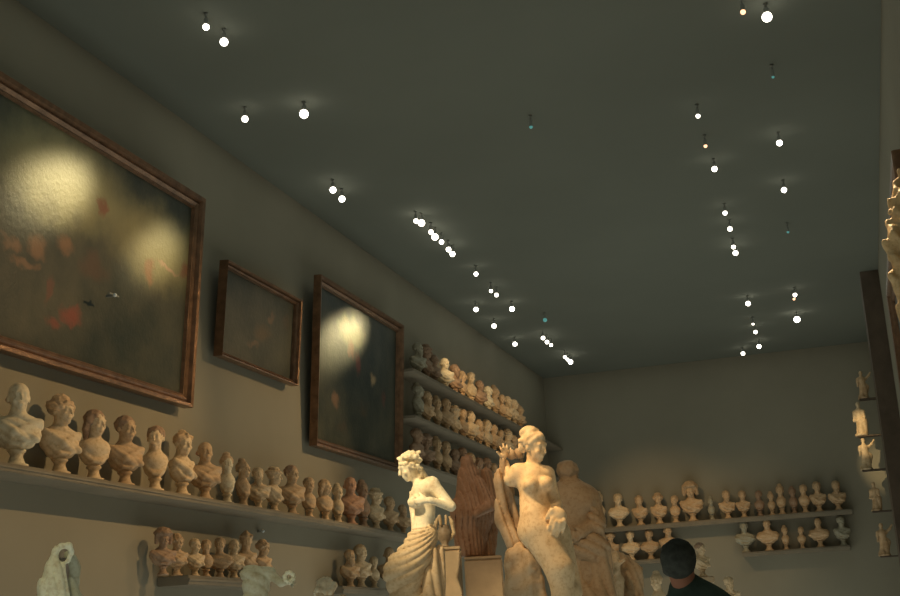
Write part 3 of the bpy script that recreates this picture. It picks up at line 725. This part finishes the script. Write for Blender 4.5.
# ---- white statue with outstretched hand
D=Fig(262,590,9.6,.7)
e=root('reaching_statue',D,'grey-white draped statue stretching a flower-filled hand right, below the short left shelf')
S=Sculpt(.0105); fd_=folds((40,25,75),.009,1,.4)
cone(S,D,(247,573,0),(270,574,0),6,6,.04,fd_); cone(S,D,(256,580,0),(256,640,0),13,12,.05,fd_); cone(S,D,(256,640,0),(256,730,0),13,18,.05,folds((60,20,8),.013))
cone(S,D,(270,574,0),(281,583,-.1),4.8,3.6,.03); cone(S,D,(281,583,-.1),(289,582,-.18),3.4,2.6,.02)
hand(S,D,(290,582,-.2),[((291,580,-.2),(294,577,-.22),0),((292,581,-.2),(296,580,-.22),0),((292,583,-.2),(296,584,-.22),0),((291,585,-.2),(294,588,-.22),0)],((289,580,-.2),(289,576,-.22)),(3,2.4,3),1.1)

obj('body',S.mesh('body',.004),PL,e,color=(.62,.62,.48))
S=Sculpt(.0085)
for i in range(12):
    a=i*2.4; S.ell(D.P(289+4.5*math.cos(a),577+4.6*math.sin(a),-.2-.02*(i%3)),(.018,.018,.015),.004,rz(a)@rx(a))
obj('flowers',S.mesh('flowers'),PL,e,color=(.85,.85,.66))
pedestal(D,.6,.6,'pale pedestal under the reaching statue')
# ---- curly head at the bottom edge
Hh=Fig(325,592,10.6,.62)
e=root('curly_headed_statue',Hh,'white curly-headed statue, only its head showing at bottom edge below left shelves')
S=Sculpt(.0105); add_head(S,Hh.P(325,594,0),-.7,.3,0,.92); cone(S,Hh,(327,602,.02),(329,612,.03),6,7,.03)
cone(S,Hh,(320,615,.03),(343,602,.03),7,5.5,.04); ell(S,Hh,(343,599,.03),(5,5,5),.02); cone(S,Hh,(331,618,.03),(330,660,.03),14,11,.05); cone(S,Hh,(330,660,.03),(330,735,.03),12,16,.05)
obj('body',S.mesh('body',.004),PL,e,color=(.62,.50,.33))
S=Sculpt(.0105); add_hair(S,Hh.P(325,594,0),-.7,.3,0,.92,'curly'); obj('hair',S.mesh('hair'),PL,e,color=(.85,.78,.6))
pedestal(Hh,.5,.5,'pedestal under the curly-headed statue')

# ---- free-standing busts near the back wall
def standing_bust(px,pybase,pytop,dist,kind,tone,face,label,plabel,ht=None):
    K=Fig(px,pybase,dist,0); z=K.P(px,pybase,0)[2]
    h=h_at(K.O[0],K.O[1],z,pytop)
    bust(kind,(K.O[0],K.O[1],z),h,face+K.yaw,tone,label,None,ht)
    K.O[2]=z; pedestal(K,.26,.26,plabel,top=z)
standing_bust(703,577,543,20,1,'cream',.5,'cream bust with brown head right of the dark-haired person, below upper back shelf','slim pedestal under the cream bust beside the person','brown')
standing_bust(732,612,577,18,4,'cream',.2,'pale bearded bust at the bottom edge, right of the dark-haired person','slim pedestal under the pale bearded bust at bottom edge','cream')
standing_bust(660,618,574,15,6,'cream',-.6,'narrow pale bust half hidden by the left shoulder of the dark-haired person','slim pedestal left of the dark-haired person')

# ---- right wall statuettes on brackets
SX=[(864,399,371,0),(862,436,402,1),(867,470,438,0),(877,511,482,1),(885,556,523,0)]
def statuette_mesh(v):
    S=Sculpt(.012); S.frame(np.eye(3),(0,0,0),1)
    add_head(S,(.0,0,.49),-.5+v,.2,0,.45)
    S.cone((0,0,.43),(0,.0,.37),.028,.035,.02); S.cone((-.07,0,.38),(.07,0,.38),.032,.03,.03); S.cone((0,0,.37),(.01,0,.24),.065,.055,.03)
    S.cone((.01,0,.24),(-.03,0,.03),.06,.05,.04); S.cone((.04,0,.22),(.05,0,.02),.045,.035,.03)
    if v==0: S.cone((.07,0,.38),(.14,-.02,.44),.025,.02,.02); S.cone((.14,-.02,.44),(.18,-.02,.5),.02,.016,.02); S.cone((-.07,0,.38),(-.1,-.03,.24),.025,.018,.02)
    else: S.cone((.07,0,.38),(.1,-.05,.28),.025,.02,.02); S.cone((-.07,0,.38),(-.09,0,.25),.025,.02,.02); S.cone((-.09,0,.25),(-.02,-.07,.24),.02,.016,.02)
    S.frame(); b=S.mesh('body',0.); b.materials.append(PL)
    S=Sculpt(.012); f=folds((50,20,14),.01,1,v)
    S.cone((-.05,.03,.34),(.06,-.02,.22),.04,.045,.03,f); S.cone((.04,.0,.22),(.0,.02,.03),.07,.085,.03,f)
    d=S.mesh('drapery',0.); d.materials.append(PL)
    return b,d
STM=[statuette_mesh(0),statuette_mesh(1)]
nm5=['topmost','second from top','middle','second from bottom','lowest']
for i,(px,pb,pt,v) in enumerate(SX):
    yy=BY-1.3; xx=x_at(px,yy,ony(px,pb,yy)[2]); z=ony(px,pb,yy)[2]; h=h_at(xx,yy,z,pt)
    e=empty('statuette',(xx,yy,z),.4*(-1)**i); s=h/.54; e.scale=(s,s,s); c=TONES['cream'] if i in(1,2) else TONES['tan']
    obj('body',STM[v][0],None,e,color=c); obj('drapery',STM[v][1],None,e,color=darker(c,.85))
    obj('base',lathe('base',[(.1,0),(.1,.03),(.09,.035)],20),PL,e,color=darker(c,.8))
    tag(e,f'small gold-lit statuette, {nm5[i]} of five stacked up the right wall far corner','statuette','statuettes up the right wall')
    b_=empty('bracket_shelf',(RW,yy,z)); tag(b_,f'little dark bracket under the {nm5[i]} right-wall statuette','bracket','brackets up the right wall')
    obj('board',boxmesh('board',(xx-.09-RW,-.1,-.025),(0,.1,0),.005),DARKWOOD,b_)
    obj('support',boxmesh('support',(-.12,-.03,-.1),(0,.03,-.025),.005),DARKWOOD,b_)
struct(obj('trim_1',boxmesh('pilaster',(.52,21.6,-.2),(RW,22.8,CE)),DARKWOOD))
# ---- big bright relief figure on the right wall near the camera
zb=onx(893,330,RW-.28)[2]; E_=Fig(893,250,9.6,0)
e=root('winged_figure_group',E_,'golden-lit carved plaster figure group high on the right wall, cut by right edge','sculpture')
S=Sculpt(.010); fe=lambda X,Y,Z: .014*np.sin(30*Z+14*X+3*np.sin(9*Y))*np.sin(26*Y+11*Z+20*X)+.01*np.sin(55*X+25*Z)
cone(S,E_,(899,172,.1),(897,205,.05),3,6,.03,fe); cone(S,E_,(899,205,.05),(898,250,0),9,11,.05,fe); cone(S,E_,(902,250,0),(904,300,0),12,9,.05,fe); cone(S,E_,(903,300,0),(905,325,0),6,4,.04,fe)
for q in [(890,212,4,0),(889,225,4,.02),(888.5,245,5,.0),(890,257,5,-.03),(894,235,6,-.05),(896,262,6,-.06),(893,275,4,-.03),(896,215,5,-.04),(897,292,4,-.03)]:
    ell(S,E_,(q[0],q[1],q[3]),(q[2],q[2]*1.2,q[2]*1.4),.02,fe)
cone(S,E_,(907,200,.0),(915,300,0),12,14,.05,fe)
obj('figures',S.mesh('figures'),PL,e,color=(.75,.55,.30))
kz=E_.P(903,324,0)[2]; cw=E_.O; be=empty('wall_console',(RW,cw[1],kz)); tag(be,'gilt wall console under the bright carved figure group at right edge','bracket')
obj('board',boxmesh('board',(-.34,-.25,-.05),(0,.25,0),.01),GILT,be); obj('support',boxmesh('support',(-.16,-.08,-.3),(0,.08,-.05),.02),GILT,be)

# ---- sensors
for (px,py,X,lab) in ((263,531,W+SD*.2,'tiny white sensor dome under the long shelf'),(115,295,W+.34,'tiny white sensor dome in front of the huge painting')):
    p=onx(px,py,X); e=empty('sensor',p); tag(e,lab,'sensor')
    o=obj('dome',sphere('dome',.018,WHITE),None,e); 
    obj('mount',boxmesh('mount',(-.09 if px<200 else -.07,-.01,-.012),(-.01,.01,.012)),BLACK,e)
    obj('wing',boxmesh('wing',(-.02,-.08,-.006),(-.005,.08,.012),.003),BLACK,e)

# ---- visitor
Pn=Fig(680,560,6.3,0)
e=root('person',Pn,'dark-haired person in dark green jacket seen from behind, looking up','person')
S=Sculpt(.011)
hp=Pn.P(680,563,0); X0=hp[0]+.06; sc=1.0; ht=hp[2]
add_head(S,hp,2.9,-.15,0,.93)
S.cone((X0-.06,0,ht-.05),(X0-.03,.02,ht-.2),.058,.065,.03); S.cone((X0-.17,.02,ht-.27),(X0+.17,.02,ht-.27),.06,.06,.06)
S.cone((X0,.02,ht-.3),(X0,.02,.95),.14,.14,.06)
for x in (-1,1):
    S.chain([(X0+x*.2,.02,ht-.28,.05),(X0+x*.25,.03,ht-.56,.042),(X0+x*.24,-.03,.82,.028)],.03)
    for j,(dx,l) in enumerate(((-.03,.07),(-.01,.085),(.012,.08),(.03,.065))):
        S.chain([(X0+x*.24,-.04+dx,.78,.014),(X0+x*.24,-.05+dx,.78-l*.6,.0095),(X0+x*.232,-.055+dx,.78-l*1.15,.008)],.008)
    S.chain([(X0+x*.235,-.065,.8,.014),(X0+x*.22,-.1,.76,.010),(X0+x*.215,-.11,.73,.009)],.01)
    S.chain([(X0+x*.09,.02,.95,.09),(X0+x*.1,.01,.5,.06),(X0+x*.1,.03,.08,.04)],.05)
obj('body',S.mesh('body'),SKIN,e)
S=Sculpt(.011); S.frame(rz(2.9)@rx(-.15),hp,.9)
S.ell((0,.026,.035),(.096,.108,.1),.02,disp=curls(.006,70)); S.ell((0,.05,-.02),(.084,.06,.06),.03,disp=curls(.006,70)); S.ell((0,-.125,-.03),(.07,.06,.09),.02,sub=True); S.frame()
obj('hair',S.mesh('hair'),HAIRM,e)
S=Sculpt(.012); fj=folds((14,8,22),.006,1,.3,False)
S.cone((X0-.04,.04,ht-.125),(X0+.03,.03,ht-.21),.085,.11,.03); S.cone((X0-.16,.03,ht-.27),(X0+.22,.03,ht-.28),.09,.09,.08,fj)
S.cone((X0,.03,ht-.28),(X0,.03,.98),.17,.19,.06,fj); S.cone((X0-.08,.03,ht-.4),(X0+.08,.03,ht-.4),.14,.14,.06,fj)
for x in (-1,1): S.chain([(X0+x*.2,.03,ht-.29,.075),(X0+x*.265,.03,ht-.56,.065),(X0+x*.25,-.02,.88,.05)],.03,fj)
obj('jacket',S.mesh('jacket'),COAT,e)
S=Sculpt(.012)
S.cone((X0-.07,.03,.95),(X0+.07,.03,.95),.12,.12,.05)
for x in (-1,1): S.chain([(X0+x*.1,.02,.9,.11),(X0+x*.11,.02,.5,.08),(X0+x*.11,.03,.1,.065)],.04,fj)
obj('trousers',S.mesh('trousers'),TROUS,e)
for x in (-1,1):
    S=Sculpt(.012); S.cone((X0+x*.11,.05,.05),(X0+x*.12,.2,.04),.05,.042,.02); obj('shoe',S.mesh('shoe'),BLACK,e)
    # the visitor faces away, toes point to +y

# ------------------------------------------------------------------ lights
def spot(p,target,power,size,blend=.6,col=(1,.72,.40),radius=.05):
    l=bpy.data.lights.new('spot_beam','SPOT'); l.energy=power; l.spot_size=math.radians(size); l.spot_blend=blend; l.color=col; l.shadow_soft_size=radius
    o=bpy.data.objects.new('spot_beam',l); COL.objects.link(o); o.location=p
    d=Vector(target)-Vector(p); o.rotation_euler=d.to_track_quat('-Z','Y').to_euler(); return o
zt_=ZT-.14
WC=(1,.65,.30); YC=(1,.83,.42)
def lamp_side(px,py,dx,dy,z=zt_):
    t=pz(px,py,W+.25); return (W+dx,t[1]+dy,z),t
# painting glare spots
for (px,py,dx,dy,pw,sz) in ((70,190,2.0,2.6,560,12.5),(169,252,2.0,2.4,420,11),(357,337,1.6,3.0,950,12)):
    p,t=lamp_side(px,py,dx,dy); spot(p,t,pw,sz,1.0,YC,.12)
# left wall wash for the bust rows, from the right-hand rails
spot((-.3,12.0,zt_),(W,9.5,3.5),1050,42,.95,WC,.04)
spot((-.5,17.0,zt_),(W,13.4,3.3),950,40,.95,WC,.04)
# statues
spot((-4.95,5.0,zt_),tuple(B.O+B.R@B.P(418,494,0)),2300,12,.9,(1,.78,.46),.05)
spot((-4.3,6.6,zt_),tuple(V.O+V.R@V.P(531,474,0)),1500,11.2,1.0,(1,.66,.32),.04)
spot((-2.2,4.0,zt_),tuple(R_.O+R_.R@R_.P(590,560,0)),420,26,.9,(1,.66,.34),.05)
spot((-3.9,7.5,zt_),tuple(C.O+C.R@C.P(474,520,0)),300,18,.9,(1,.66,.38),.05)  # unseen lamp added to brighten the cloaked figure
spot((-4.4,3.5,zt_),tuple(A.O+A.R@A.P(60,575,0)),300,14,.9,(1,.85,.5),.05)  # unseen spot added because the veiled statue was too dark
spot((-4.4,4.5,zt_),tuple(D.O+D.R@D.P(270,585,0)),210,12,.9,(1,.85,.5),.05)  # another added spot, lifting the reaching statue
# stacked shelves
for yy,pw in ((20.3,290),(22.0,150),(23.8,80)):
    spot((-5.05,yy-3.0,zt_),(W+.22,yy,ZU[0]+.22),pw,20,.9,(1,.72,.38),.02)
spot((-2.6,14.5,zt_),(W+.2,22.5,ZU[1]+.2),300,26,.95,(1,.66,.34),.04)
# back wall
spot((-5.1,22.5,zt_),(-4.0,BY,2.9),300,46,.95,WC,.05)
spot((-1.25,22.8,zt_),(-2.4,BY,3.0),85,40,.95,WC,.05)
# right wall
spot((-.4,11.6,zt_),tuple(E_.O+E_.R@E_.P(896,245,0)),1000,20,.8,(1,.68,.34),.03)
spot((-1.3,21.5,zt_),(.25,BY-1.3,EYE+3.5),950,11,.9,(1,.74,.38),.03)
# unseen area lights added at floor and ceiling, standing in for bounced light
def area(p,sx,sy,power,col,rot=(PI,0,0)):
    l=bpy.data.lights.new('bounce_fill','AREA'); l.shape='RECTANGLE'; l.size=sx; l.size_y=sy; l.energy=power; l.color=col
    o=bpy.data.objects.new('bounce_fill',l); COL.objects.link(o); o.location=p; o.rotation_euler=rot; return o
area((-2.8,14,.06),6.5,26,360,(.96,1,.86))
area((-2.8,13,CE-.01),7.0,28,90,(.9,1,.86),(0,0,0))
w=bpy.data.worlds.new('world'); SC.world=w; w.use_nodes=True
w.node_tree.nodes['Background'].inputs['Color'].default_value=(.95,.95,.8,1); w.node_tree.nodes['Background'].inputs['Strength'].default_value=.05
